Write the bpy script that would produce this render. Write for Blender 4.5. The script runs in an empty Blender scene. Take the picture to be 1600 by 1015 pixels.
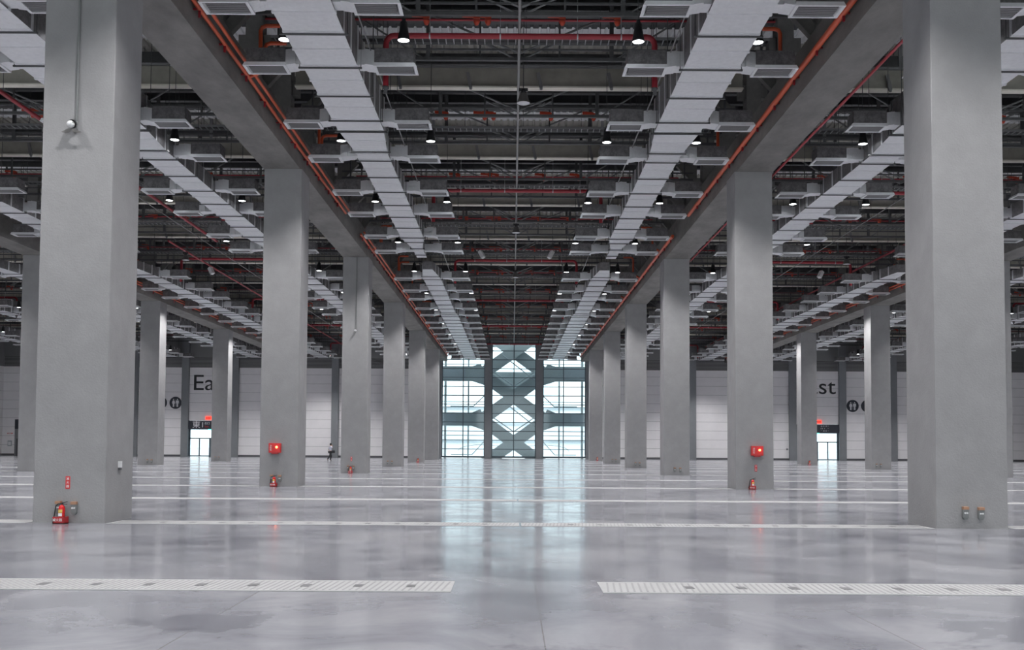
import bpy, math, random
from mathutils import Vector, Matrix
random.seed(7)
S = bpy.context.scene
COL = S.collection
PI = math.pi

# ------------------------------------------------------------------ camera
cam_d = bpy.data.cameras.new('camera'); cam = bpy.data.objects.new('camera', cam_d); COL.objects.link(cam)
cam_d.sensor_width = 36.0; cam_d.lens = 1572.7 / 1600 * 36; cam_d.shift_y = 120.6 / 1600
cam_d.clip_start = .1; cam_d.clip_end = 1500
_p, _r, _y = .04314, .00618, .00044
F = Vector((-math.sin(_y) * math.cos(_p), math.cos(_y) * math.cos(_p), math.sin(_p)))
U0 = Vector((math.sin(_y) * math.sin(_p), -math.cos(_y) * math.sin(_p), math.cos(_p)))
R0 = Vector((math.cos(_y), math.sin(_y), 0))
Rv = R0 * math.cos(_r) + U0 * math.sin(_r); Uv = -R0 * math.sin(_r) + U0 * math.cos(_r)
M = Matrix((Rv, Uv, -F)).transposed().to_4x4(); M.translation = (-.171, 0, 1.59)
cam.matrix_world = M
S.camera = cam

# ------------------------------------------------------------------ sky, exposure
W = bpy.data.worlds.new('sky'); S.world = W; W.use_nodes = True
bg = W.node_tree.nodes['Background']; bg.inputs[0].default_value = (.90, .975, 1.0, 1); bg.inputs[1].default_value = 2.3
S.view_settings.view_transform = 'Standard'; S.view_settings.look = 'None'
S.view_settings.gamma = 1; S.view_settings.use_curve_mapping = False
S.view_settings.exposure = 0.0
LAMP_W = 2550.0
S.cycles.max_bounces = 6; S.cycles.diffuse_bounces = 3; S.cycles.glossy_bounces = 3
S.cycles.transparent_max_bounces = 8; S.cycles.sample_clamp_indirect = 4; S.cycles.caustics_reflective = False

# ------------------------------------------------------------------ materials
def mat(name, col, rough=.6, metal=0, emit=None, es=0, noise=0, nscale=4, bump=0, bscale=40, spec=.5, stretch=(1, 1, 1)):
    m = bpy.data.materials.new(name); m.use_nodes = True; nt = m.node_tree; b = nt.nodes['Principled BSDF']
    b.inputs['Base Color'].default_value = (*col, 1); b.inputs['Roughness'].default_value = rough
    b.inputs['Metallic'].default_value = metal; b.inputs['Specular IOR Level'].default_value = spec
    if emit: b.inputs['Emission Color'].default_value = (*emit, 1); b.inputs['Emission Strength'].default_value = es
    if noise or bump:
        tc = nt.nodes.new('ShaderNodeTexCoord'); mp = nt.nodes.new('ShaderNodeMapping')
        mp.inputs['Scale'].default_value = stretch; nt.links.new(tc.outputs['Object'], mp.inputs[0])
    if noise:
        n = nt.nodes.new('ShaderNodeTexNoise'); n.inputs['Scale'].default_value = nscale; n.inputs['Detail'].default_value = 8
        n.inputs['Roughness'].default_value = .65
        nt.links.new(mp.outputs[0], n.inputs['Vector'])
        r = nt.nodes.new('ShaderNodeValToRGB'); nt.links.new(n.outputs[0], r.inputs[0])
        r.color_ramp.elements[0].position = .3; r.color_ramp.elements[1].position = .7
        r.color_ramp.elements[0].color = (*[c * (1 - noise) for c in col], 1)
        r.color_ramp.elements[1].color = (*[min(1, c * (1 + noise)) for c in col], 1)
        nt.links.new(r.outputs[0], b.inputs['Base Color'])
    if bump:
        n2 = nt.nodes.new('ShaderNodeTexNoise'); n2.inputs['Scale'].default_value = bscale; n2.inputs['Detail'].default_value = 4
        nt.links.new(mp.outputs[0], n2.inputs['Vector'])
        bp = nt.nodes.new('ShaderNodeBump'); bp.inputs['Strength'].default_value = bump; bp.inputs['Distance'].default_value = .02
        nt.links.new(n2.outputs[0], bp.inputs['Height']); nt.links.new(bp.outputs[0], b.inputs['Normal'])
    return m

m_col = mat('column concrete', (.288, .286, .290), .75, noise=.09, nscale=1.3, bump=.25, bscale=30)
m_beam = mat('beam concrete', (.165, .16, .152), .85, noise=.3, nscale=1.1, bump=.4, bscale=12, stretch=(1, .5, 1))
m_post = mat('fireproofed steel', (.17, .165, .16), .9, noise=.15, nscale=3)
m_duct = mat('duct foil', (.80, .81, .83), .36, .3, noise=.06, nscale=6, bump=.5, bscale=7)
m_tape = mat('duct foil tape', (.80, .81, .83), .3, .4, noise=.05, nscale=9, bump=.6, bscale=12)
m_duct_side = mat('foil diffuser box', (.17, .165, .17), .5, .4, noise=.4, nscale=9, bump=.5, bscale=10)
m_grille = mat('grille', (.16, .16, .165), .5, .2)
m_dark = mat('dark steel', (.075, .077, .08), .6, noise=.15, nscale=5)
m_steel = mat('mid grey steel', (.22, .225, .23), .5, .2)
m_galv = mat('galvanised', (.42, .43, .45), .45, .5)
m_rod = mat('ceiling conduit steel', (.25, .25, .25), .5, .3)
m_tan = mat('girder web', (.36, .345, .30), .8, noise=.12, nscale=2)
m_flange = mat('girder flange', (.85, .82, .72), .7, noise=.08, nscale=2)
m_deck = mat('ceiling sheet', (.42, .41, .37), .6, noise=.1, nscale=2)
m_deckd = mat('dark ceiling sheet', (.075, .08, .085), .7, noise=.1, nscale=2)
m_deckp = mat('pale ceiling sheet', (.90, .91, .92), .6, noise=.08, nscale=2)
m_red = mat('dark red pipe', (.30, .018, .03), .45)
m_orange = mat('orange red pipe', (.60, .095, .035), .4)
m_orange2 = mat('orange valve', (.45, .05, .02), .5)
m_black = mat('black lamp housing', (.012, .012, .014), .4)
m_lens = mat('lit lens', (1, 1, 1), .3, emit=(.93, .95, 1), es=9)
m_lensoff = mat('unlit lens', (.6, .6, .62), .2)
m_bell = mat('grey lamp bell', (.13, .125, .12), .45, .3)
m_panel = mat('white wall panel', (.88, .86, .875), .45, noise=.03, nscale=1)
m_gap = mat('panel joint', (.22, .22, .23), .8)
m_wcol = mat('painted wall column', (.21, .22, .235), .6, noise=.06, nscale=1)
m_louv = mat('louvre grey', (.26, .26, .27), .6)
m_base = mat('dark skirting', (.10, .10, .11), .6)
m_mull = mat('mullion', (.10, .13, .15), .4, .3)
m_lat = mat('painted lattice', (.42, .45, .46), .6)
m_lat2 = mat('pale facade box', (.42, .45, .48), .6)
m_sign = mat('charcoal sign', (.028, .032, .045), .5)
m_ink = mat('charcoal lettering', (.018, .019, .022), .6)
m_white = mat('white lettering', (.8, .8, .82), .5)
m_wpl = mat('white plastic', (.72, .72, .73), .4)
m_redp = mat('red paint', (.62, .018, .02), .35)
m_redd = mat('darker red stand', (.45, .015, .02), .4)
m_exit = mat('red lit exit sign', (.9, .05, .04), .4, emit=(1, .08, .05), es=1.6)
m_bulb = mat('orange lit bulb', (1, .3, .1), .3, emit=(1, .22, .06), es=9)
m_yel = mat('yellow label', (.75, .55, .12), .5)
m_hose = mat('black rubber', (.015, .015, .015), .5)
m_box = mat('grey socket box', (.20, .21, .21), .5)
m_rust = mat('orange brown cap', (.38, .21, .13), .6)
m_skin = mat('skin', (.45, .27, .19), .6)
m_shirt = mat('pale shirt', (.55, .56, .66), .8)
m_trou = mat('dark cloth', (.022, .022, .026), .8)
m_hair = mat('black hair', (.01, .01, .01), .5)
m_trench = mat('trench grating', (.33, .33, .335), .5, noise=.08, nscale=3)
m_trbar = mat('trench slot', (.25, .25, .255), .6)
m_plate = mat('dark lifting plate', (.12, .12, .125), .5)
m_ground = mat('pale paving', (.85, .88, .90), .7)
m_green = mat('green lit sign', (.1, .8, .6), .4, emit=(.1, .9, .65), es=1.5)

def glass_mat(name, tint, refl):
    m = bpy.data.materials.new(name); m.use_nodes = True; nt = m.node_tree; nt.nodes.clear()
    o = nt.nodes.new('ShaderNodeOutputMaterial'); t = nt.nodes.new('ShaderNodeBsdfTransparent'); g = nt.nodes.new('ShaderNodeBsdfGlossy')
    g.inputs['Roughness'].default_value = .05; t.inputs[0].default_value = (*tint, 1); mx = nt.nodes.new('ShaderNodeMixShader')
    mx.inputs[0].default_value = refl; nt.links.new(t.outputs[0], mx.inputs[1]); nt.links.new(g.outputs[0], mx.inputs[2])
    nt.links.new(mx.outputs[0], o.inputs[0]); return m
m_glass = glass_mat('tinted glass', (.90, .98, 1.0), .04)
m_glassd = glass_mat('clear door glass', (.90, .97, 1.0), .05)

def floor_mat():
    m = bpy.data.materials.new('polished concrete'); m.use_nodes = True; nt = m.node_tree; N = nt.nodes; L = nt.links
    b = N['Principled BSDF']; tc = N.new('ShaderNodeTexCoord')
    def noise(scale, det, dist=0, sc=(1, 1, 1), loc=(0, 0, 0)):
        mp = N.new('ShaderNodeMapping'); mp.inputs['Scale'].default_value = sc; mp.inputs['Location'].default_value = loc
        L.new(tc.outputs['Object'], mp.inputs[0])
        n = N.new('ShaderNodeTexNoise'); n.inputs['Scale'].default_value = scale; n.inputs['Detail'].default_value = det
        n.inputs['Distortion'].default_value = dist; n.inputs['Roughness'].default_value = .6; L.new(mp.outputs[0], n.inputs['Vector']); return n
    def ramp(src, stops):
        r = N.new('ShaderNodeValToRGB'); L.new(src, r.inputs[0]); e = r.color_ramp.elements
        e[0].position, e[0].color = stops[0][0], (*stops[0][1], 1); e[1].position, e[1].color = stops[-1][0], (*stops[-1][1], 1)
        for p, c in stops[1:-1]: q = e.new(p); q.color = (*c, 1)
        return r
    a = noise(.55, 12, .8); base = ramp(a.outputs[0], [(.34, (.185, .188, .212)), (.5, (.245, .249, .274)), (.68, (.320, .321, .343))])
    s = noise(.28, 6, .3, loc=(3.1, 7.7, 0)); patch = ramp(s.outputs[0], [(.555, (1, 1, 1)), (.58, (.74, .74, .76)), (.8, (.64, .64, .67))])
    mx = N.new('ShaderNodeMix'); mx.data_type = 'RGBA'; mx.blend_type = 'MULTIPLY'; mx.inputs[0].default_value = 1.0
    L.new(base.outputs[0], mx.inputs[6]); L.new(patch.outputs[0], mx.inputs[7])
    # sawn joints every 3 m
    sep = N.new('ShaderNodeSeparateXYZ'); L.new(tc.outputs['Object'], sep.inputs[0])
    def math_(op, x, y=None):
        k = N.new('ShaderNodeMath'); k.operation = op
        L.new(x, k.inputs[0]) if not isinstance(x, float) else setattr(k.inputs[0], 'default_value', x)
        if y is not None: k.inputs[1].default_value = y
        return k.outputs[0]
    ad = math_('ADD', sep.outputs[0], 299.9 + .006); md = math_('MODULO', ad, 3.0); lt = math_('LESS_THAN', md, .012)
    mj = N.new('ShaderNodeMix'); mj.data_type = 'RGBA'; L.new(math_('MULTIPLY', lt, .45), mj.inputs[0])
    L.new(mx.outputs[2], mj.inputs[6]); mj.inputs[7].default_value = (.10, .09, .08, 1)
    L.new(mj.outputs[2], b.inputs['Base Color'])
    rr = ramp(noise(.6, 6, .5, loc=(9, 2, 0)).outputs[0], [(.3, (.10,) * 3), (.7, (.24,) * 3)]); L.new(rr.outputs[0], b.inputs['Roughness'])
    n2 = noise(1.6, 3, 0, sc=(.35, 1.6, 1)); bp = N.new('ShaderNodeBump'); bp.inputs['Strength'].default_value = .10; bp.inputs['Distance'].default_value = .012
    L.new(n2.outputs[0], bp.inputs['Height']); L.new(bp.outputs[0], b.inputs['Normal'])
    b.inputs['Specular IOR Level'].default_value = .5
    b.inputs['Coat Weight'].default_value = .12; b.inputs['Coat Roughness'].default_value = .06
    return m
m_floor = floor_mat()

# ------------------------------------------------------------------ mesh helpers
class MB:
    def __init__(s): s.v = []; s.f = []; s.m = []; s.sm = []
    def add(s, vs, fs, mi=0, smooth=False):
        o = len(s.v); s.v += [tuple(v) for v in vs]
        for f in fs: s.f.append([i + o for i in f]); s.m.append(mi); s.sm.append(smooth)
    def box(s, x0, x1, y0, y1, z0, z1, mi=0):
        vs = [(x0, y0, z0), (x1, y0, z0), (x1, y1, z0), (x0, y1, z0), (x0, y0, z1), (x1, y0, z1), (x1, y1, z1), (x0, y1, z1)]
        s.add(vs, [(0, 3, 2, 1), (4, 5, 6, 7), (0, 1, 5, 4), (1, 2, 6, 5), (2, 3, 7, 6), (3, 0, 4, 7)], mi); return s
    def tube(s, p, q, r, n=8, mi=0, r2=None):
        p = Vector(p); q = Vector(q); d = (q - p).normalized(); r2 = r if r2 is None else r2
        a = d.orthogonal().normalized(); b = d.cross(a)
        vs = []
        for c, rr in ((p, r), (q, r2)):
            for i in range(n): t = 2 * PI * i / n; vs.append(c + a * math.cos(t) * rr + b * math.sin(t) * rr)
        s.add(vs, [(i, (i + 1) % n, n + (i + 1) % n, n + i) for i in range(n)], mi, True)
        s.add(vs[:n], [tuple(range(n))[::-1]], mi); s.add(vs[n:], [tuple(range(n))], mi); return s
    def path(s, pts, r, n=8, mi=0):
        pts = [Vector(p) for p in pts]; vs = []; a = None
        for i, p in enumerate(pts):
            d = ((pts[min(i + 1, len(pts) - 1)] - pts[max(i - 1, 0)])).normalized()
            if a is None: a = d.orthogonal().normalized()
            a = (a - d * a.dot(d)).normalized(); b = d.cross(a)
            for k in range(n): t = 2 * PI * k / n; vs.append(p + a * math.cos(t) * r + b * math.sin(t) * r)
        fs = [(j * n + i, j * n + (i + 1) % n, (j + 1) * n + (i + 1) % n, (j + 1) * n + i) for j in range(len(pts) - 1) for i in range(n)]
        s.add(vs, fs, mi, True); s.add(vs[:n], [tuple(range(n))[::-1]], mi); s.add(vs[-n:], [tuple(range(n))], mi); return s
    def bar(s, p, q, w, h, mi=0, up=(0, 0, 1)):
        p = Vector(p); q = Vector(q); d = (q - p).normalized(); u = Vector(up); a = d.cross(u).normalized(); u = a.cross(d)
        vs = [c + a * i * w / 2 + u * j * h / 2 for c in (p, q) for i, j in ((-1, -1), (1, -1), (1, 1), (-1, 1))]
        s.add(vs, [(0, 1, 2, 3), (7, 6, 5, 4), (0, 4, 5, 1), (1, 5, 6, 2), (2, 6, 7, 3), (3, 7, 4, 0)], mi); return s
    def lathe(s, prof, cx=0, cy=0, cz=0, n=16, mi=0, smooth=True):
        vs = []
        for r, z in prof:
            for i in range(n): t = 2 * PI * i / n; vs.append((cx + r * math.cos(t), cy + r * math.sin(t), cz + z))
        fs = [(j * n + i, j * n + (i + 1) % n, (j + 1) * n + (i + 1) % n, (j + 1) * n + i) for j in range(len(prof) - 1) for i in range(n)]
        s.add(vs, fs, mi, smooth); return s
    def prism(s, poly, y0, y1, mi=0):            # poly in xz, extruded along y
        n = len(poly); vs = [(x, y0, z) for x, z in poly] + [(x, y1, z) for x, z in poly]
        s.add(vs, [tuple(range(n)), tuple(range(2 * n - 1, n - 1, -1))] + [(i, n + i, n + (i + 1) % n, (i + 1) % n) for i in range(n)], mi); return s
    def mesh(s, name, mats):
        me = bpy.data.meshes.new(name); me.from_pydata(s.v, [], s.f)
        for m in (mats if isinstance(mats, (list, tuple)) else [mats]): me.materials.append(m)
        me.polygons.foreach_set('material_index', s.m); me.polygons.foreach_set('use_smooth', s.sm); me.update()
        return me
    def build(s, name, mats, parent=None, loc=None):
        me = s.mesh(name, mats)
        o = bpy.data.objects.new(name, me); COL.objects.link(o)
        if loc: o.location = loc
        if parent: o.parent = parent
        return o

def tag(o, label, cat, group=None, kind=None):
    if label: o['label'] = label
    if cat: o['category'] = cat
    if group: o['group'] = group
    if kind: o['kind'] = kind
    return o
def multi(name, mb, mats, parent, locs):
    me = mb.mesh(name, mats) if isinstance(mb, MB) else mb
    for l in locs:
        o = bpy.data.objects.new(name, me); COL.objects.link(o); o.parent = parent; o.location = l
def thing(name, label, cat, loc=(0, 0, 0), rz=0, group=None):
    o = bpy.data.objects.new(name, None); COL.objects.link(o); o.empty_display_size = .2
    o.location = loc; o.rotation_euler = (0, 0, rz); return tag(o, label, cat, group)
def struct(o): o['kind'] = 'structure'; return o
KIDS = {}
def dup(root, loc, label, group=None, mirror=False):
    def cp(o, parent):
        c = o.copy(); COL.objects.link(c)
        if parent: c.parent = parent
        for ch in o.children: cp(ch, c)
        return c
    r = cp(root, None); r.location = loc
    if mirror: r.scale.x = -1
    r['label'] = label
    if group: r['group'] = group
    return r
ORD = ['first', 'second', 'third', 'fourth', 'fifth', 'sixth', 'seventh', 'eighth', 'ninth', 'tenth', 'eleventh', 'twelfth', 'thirteenth', 'fourteenth', 'fifteenth', 'sixteenth']
def text_mesh(name, txt, size, m, loc, parent=None, width=None, ext=.004, align='CENTER', rotz=0):
    c = bpy.data.curves.new(name, 'FONT'); c.body = txt; c.size = size; c.extrude = ext; c.align_x = align; c.align_y = 'CENTER'
    t = bpy.data.objects.new(name, c); COL.objects.link(t); bpy.context.view_layer.update()
    me = bpy.data.meshes.new_from_object(t.evaluated_get(bpy.context.evaluated_depsgraph_get()))
    bpy.data.objects.remove(t); me.name = name; me.materials.clear(); me.materials.append(m)
    if width and len(me.vertices):
        xs = [v.co.x for v in me.vertices]; k = width / (max(xs) - min(xs))
        for v in me.vertices: v.co.x *= k
    o = bpy.data.objects.new(name, me); COL.objects.link(o)
    if parent: o.parent = parent
    o.location = loc; o.rotation_euler = (PI / 2, 0, rotz); return o

# ------------------------------------------------------------------ layout numbers
CW = 1.437; C0 = 20.13 + CW / 2; WY = 126.0; ZT = 16.6; HX = 64.0; YB = -42.0
ZB = 12.12
WCX = [3.2, 9.45, 15.9, 22.35, 28.6, 34.87, 41.1, 47.45, 53.8, 60.2]   # wall columns
BAY = {0: 'centre aisle', -1: 'left bay', 1: 'right bay', -2: 'far left bay', 2: 'far right bay'}

# ------------------------------------------------------------------ floor, walls, ceiling
b = MB(); b.box(-HX, HX, YB, WY + .4, -.3, 0); struct(b.build('floor', m_floor))
b = MB(); b.box(-160, 160, WY + .42, 420, -.4, -.06); struct(b.build('ground', m_ground))

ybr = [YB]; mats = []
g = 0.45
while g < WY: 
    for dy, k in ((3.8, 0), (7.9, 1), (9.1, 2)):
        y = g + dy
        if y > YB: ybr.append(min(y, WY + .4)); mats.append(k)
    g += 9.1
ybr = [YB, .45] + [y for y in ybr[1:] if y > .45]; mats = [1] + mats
vs = []; prof = []
x = -HX
while x < HX:
    prof += [(x, 0), (x + .18, 0), (x + .21, .06), (x + .27, .06)]; x += .30
prof.append((HX, 0)); n = len(prof); b = MB()
for y in ybr:
    for px, pz in prof: vs.append((min(px, HX), y, ZT + pz))
b.v = vs
for j in range(len(ybr) - 1):
    for i in range(n - 1):
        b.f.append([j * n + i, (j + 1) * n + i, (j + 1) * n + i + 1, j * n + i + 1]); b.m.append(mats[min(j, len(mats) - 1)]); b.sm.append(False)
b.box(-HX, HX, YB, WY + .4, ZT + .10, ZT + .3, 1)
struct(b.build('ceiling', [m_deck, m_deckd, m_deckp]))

# far wall: panels between wall columns with door and window openings
b = MB()
def panel_rows(b, x0, x1, z0, z1, step=1.12):
    z = z0
    while z < z1 - .05:
        b.box(x0, x1, WY, WY + .12, z + .012, min(z + step, z1) - .012, 0); z += step
    b.box(x0, x1, WY + .03, WY + .2, z0, z1, 1)
edges = [9.0] + WCX[2:]
DOOR = (35.32, 40.65)
for sg in (-1, 1):
    xs = [9.0] + [c for c in WCX[2:]] + [HX]
    for a, c in zip(xs[:-1], xs[1:]):
        lo, hi = (a, c) if sg > 0 else (-c, -a)
        isdoor = abs(a - 34.87) < .01
        panel_rows(b, lo, hi, 4.5 if isdoor else .22, 11.16)
        if not isdoor: b.box(lo, hi, WY - .03, WY + .2, 0, .22, 2)
        b.box(lo, hi, WY + .15, WY + .3, 11.16, 12.4, 4)
        for k in range(7): b.box(lo, hi, WY - .02, WY + .12, 11.2 + k * .168, 11.29 + k * .168, 3)
        b.box(lo, hi, WY, WY + .3, 12.4, ZT, 5)
b.box(-2.75, 2.75, WY, WY + .3, 14.45, ZT, 5); b.box(-9, -3.6, WY, WY + .3, 13.6, ZT, 5); b.box(3.6, 9, WY, WY + .3, 13.6, ZT, 5)
struct(b.build('wall_far', [m_panel, m_gap, m_base, m_louv, m_dark, m_steel]))
for sg, nm in ((-1, 'left'), (1, 'right')):
    b = MB(); x0, x1 = sorted((sg * HX, sg * (HX + .3)))
    z = .22
    while z < 11.1:
        b.box(x0, x1, YB, WY + .4, z + .012, min(z + 1.12, 11.16) - .012); z += 1.12
    b.box(*sorted((sg * (HX + .03), sg * (HX + .3))), YB, WY + .4, 0, ZT + .3, 1)
    struct(b.build('wall_' + nm, [m_panel, m_gap]))
tn = 1
for sg in (-1, 1):
    for c in WCX:
        b = MB(); b.box(sg * c - .44, sg * c + .44, WY - .4, WY + .35, 0, ZT)
        b.box(sg * c - .40, sg * c + .40, WY - .42, WY - .39, .02, ZT - .02)
        struct(b.build('trim_%d' % tn, m_wcol)); tn += 1
# joists under the sheet
g = 9.55
while g < WY:
    for dy in (1.2, 4.3, 5.5, 6.4):
        y = g + dy
        if y < WY - 1:
            b = MB(); b.box(-HX, HX, y - .05, y + .05, ZT - .42, ZT); b.box(-HX, HX, y - .12, y + .12, ZT - .44, ZT - .41)
            struct(b.build('trim_%d' % tn, m_dark)); tn += 1
    g += 9.1

# ------------------------------------------------------------------ windows (glazed far facade)
def glazed(name, x0, x1, z0, z1, vx, hz):
    w = bpy.data.objects.new(name, None); COL.objects.link(w); w.location = ((x0 + x1) / 2, WY + .1, 0); struct(w)
    ox = (x0 + x1) / 2; b = MB()
    b.box(x0 - ox, x1 - ox, -.08, .12, z0 - .12, z0 + .1); b.box(x0 - ox, x1 - ox, -.08, .12, z1 - .08, z1)
    b.box(x0 - ox, x0 - ox + .1, -.08, .12, z0, z1); b.box(x1 - ox - .1, x1 - ox, -.08, .12, z0, z1)
    for v in vx: b.box(v - ox - .06, v - ox + .06, -.14, .12, z0, z1)
    for h in hz: b.box(x0 - ox, x1 - ox, -.1, .1, h - .045, h + .045)
    b.build('window_frame', m_mull, w)
    b = MB(); b.box(x0 - ox, x1 - ox, .0, .02, z0, z1); b.build('window_pane', m_glass, w)
    return w
HZ = [1.15 + 1.12 * k for k in range(12)]
glazed('window_1', -9.0, -3.64, .18, 13.6, [-6.35], [h for h in HZ if h < 13.4])
glazed('window_2', -2.76, 2.76, .18, 14.45, [0], [h for h in HZ if h < 14.3])
glazed('window_3', 3.64, 9.0, .18, 13.6, [6.22], [h for h in HZ if h < 13.4])

# exterior lattice outside the glass, one real frame 4 m beyond
ext = thing('steel_lattice', 'giant grey criss-cross lattice frame standing outside the tall far window', 'steel frame', (0, 130, 0))
def diag_mb(sx):
    b = MB(); 
    for k, zc in enumerate((-3.88, 2.0, 7.88, 13.77)):
        for a, z0, z1 in ((-1, zc - 2.95, zc), (1, zc, zc + 2.95)):
            xs = (a < 0) and (-4.14 * sx, 0) or (0, 4.14 * sx)
            h = .96
            if z1 < -.5: continue
            b.prism([(xs[0], z0 - h), (xs[1], z1 - h), (xs[1], z1 + h), (xs[0], z0 + h)], -.35, .35)
    return b
for sx in (1, -1): diag_mb(sx).build('diagonal_brace', m_lat, ext).location.y = .0 if sx > 0 else .72
for sg in (-1, 1):
    for zc, hh in ((4.98, .85), (10.86, .95), (15.2, .6)):
        b = MB()
        P = [(4.14, zc + .96), (4.3, zc + 1.9 - .6), (5.4, zc + hh), (9.6, zc + hh), (9.6, zc - hh), (5.4, zc - hh), (3.4, zc - 1.9 + .3)]
        if sg < 0: P = [(-x, z) for x, z in P][::-1]
        b.prism(P, -.3, .3); b.build('haunched_beam', m_lat, ext)
    MB().box(*sorted((sg * 7.4, sg * 9.4)), -.42, -.34, 4.35, 5.6).build('facade_box', m_lat2, ext); MB().box(*sorted((sg * 6.3, sg * 9.4)), -.42, -.34, 10.1, 11.5).build('facade_box', m_lat2, ext)
    b = MB(); b.tube((sg * 5.9, .9, -.06), (sg * 5.9, .9, 16), .1); b.build('outer_post', m_lat, ext); b = MB(); b.tube((sg * 8.9, .9, -.06), (sg * 8.9, .9, 16), .16); b.build('outer_post', m_lat, ext)
    for z in (6.6, 7.3, 8.1, 2.9, 12.2): MB().bar((sg * 3.7, 1.4, z), (sg * 9.4, 1.4, z), .08, .10).build('sunshade_rail', m_lat2, ext)
    b = MB(); b.path([(sg * (3.4 + .25 * i), 1.2, 2.6 - 2.2 * min(1, i / 8) + (.0 if i < 9 else .25 * (i - 8) * 0)) for i in range(20)], .06, 6)
    b.path([(sg * (4 + 3.2 * math.cos(t)), 1.0, .9 + .8 * math.sin(t)) for t in [PI * 2 * i / 20 for i in range(21)]][:12], .035, 6)
    b.build('stair_handrail', m_lat2, ext); b = MB(); b.path([(sg * (3.5 + .25 * i), 1.1, 8.4 - 1.7 * min(1, i / 7)) for i in range(20)], .07, 6); b.build('stair_handrail', m_lat2, ext)
b = MB()
for z in (4.98, 10.86): 
    b.tube((-2.9, -.6, z + .4), (0, -.6, z - 1.6), .07); b.tube((2.9, -.6, z + .4), (0, -.6, z - 1.6), .07); b.tube((-1.5, -.6, z + 2.4), (2.9, -.6, z - 1), .07)
b.build('tie_rod', m_lat2, ext)
for sx in (-8.9, 0, 8.9):
    pass
MB().box(-3.0, 3.0, 2.6, 3.0, 9.0, 11.3).build('stand_in_panel', m_lat, ext); MB().box(-2.9, 2.9, 2.6, 3.0, 14.6, 17).build('stand_in_panel', m_lat, ext)  # lower backs the middle diamond; upper is added to imitate teal glass reflection
# apartments block far beyond the glass
bl = thing('distant_building', 'pale distant building with horizontal bands seen through the far window', 'building', (0, 190, -.06))
b = MB(); b.box(-34, 34, 0, 14, 0, 9); b.build('wall', mat('pale render', (.93, .94, .95), .8), bl)
b = MB(); [b.box(-34, 34, -.4, 0, z, z + .5) for z in (2.2, 5.4, 8.4)]; b.build('balcony_band', m_lat2, bl)

# ------------------------------------------------------------------ columns
def column_mesh():
    b = MB(); h = CW / 2; c = .012
    P = [(-h + c, -h), (h - c, -h), (h, -h + c), (h, h - c), (h - c, h), (-h + c, h), (-h, h - c), (-h, -h + c)]
    n = 8; vs = [(x, y, 0) for x, y in P] + [(x, y, ZB) for x, y in P]
    b.add(vs, [tuple(range(n))[::-1], tuple(range(n, 2 * n))] + [(i, (i + 1) % n, n + (i + 1) % n, n + i) for i in range(n)]); 
    return b.mesh('concrete_column', m_col)
cm = column_mesh()
SIDE = {-1: 'left', 1: 'right'}
extra = {(-1, 0): 'extinguisher at its foot, spotlight high up', (1, 0): 'with two socket boxes near its foot',
         (-1, 1): 'carrying a red hydrant box', (1, 1): 'carrying a red hydrant box', (-1, 2): 'conduit down its face', (1, 2): 'with two small socket boxes'}
for sg in (-1, 1):
    for k in range(6):
        o = bpy.data.objects.new('concrete_column', cm); COL.objects.link(o); o.location = (sg * 9, C0 + 18 * k, 0)
        tag(o, '%s grey concrete column %s of the aisle%s' % (('nearest' if k == 0 else ORD[k]), SIDE[sg], (', ' + extra[(sg, k)]) if (sg, k) in extra else ''), 'column', 'concrete columns of the hall')
    for k in range(2, 6):
        o = bpy.data.objects.new('concrete_column', cm); COL.objects.link(o); o.location = (sg * 27, C0 + 18 * k, 0)
        tag(o, 'grey concrete column, %s from the front in the outer %s row' % (ORD[k], SIDE[sg]), 'column', 'concrete columns of the hall')

# beams along the column rows, with the fireproofed posts above
def beam(sg, xc, y0, y1, label):
    b = MB(); x0, x1 = (8.35, 9.75) if xc == 9 else (26.35, 27.75)
    if sg < 0: x0, x1 = -x1, -x0
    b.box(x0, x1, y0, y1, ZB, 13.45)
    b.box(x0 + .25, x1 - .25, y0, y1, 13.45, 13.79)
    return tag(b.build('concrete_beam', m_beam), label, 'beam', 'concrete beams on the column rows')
for sg in (-1, 1):
    for xc, ks in ((9, range(0, 7)), (27, range(2, 7))):
        for k in ks:
            y0 = C0 + 18 * (k - 1) if k else C0 - 14; y1 = min(C0 + 18 * k, WY - .42)
            if xc == 27 and k == 2: y0 = C0 + 18
            if y0 >= y1: continue
            if k == 0: continue
            beam(sg, xc, y0 + .003, y1 - .003, 'long concrete beam over the %s %s row, just beyond its %s column' % ('inner' if xc == 9 else 'outer', SIDE[sg], ORD[k - 1]))
    # run out towards the camera and start of the outer row
    beam(sg, 9, C0 - 17.99, C0 - .003, 'nearest concrete beam above the %s row, running out over the viewer' % SIDE[sg])
    if True: beam(sg, 27, C0, C0 + 17.99, 'nearest concrete beam of the outer row on the %s' % SIDE[sg])

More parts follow.
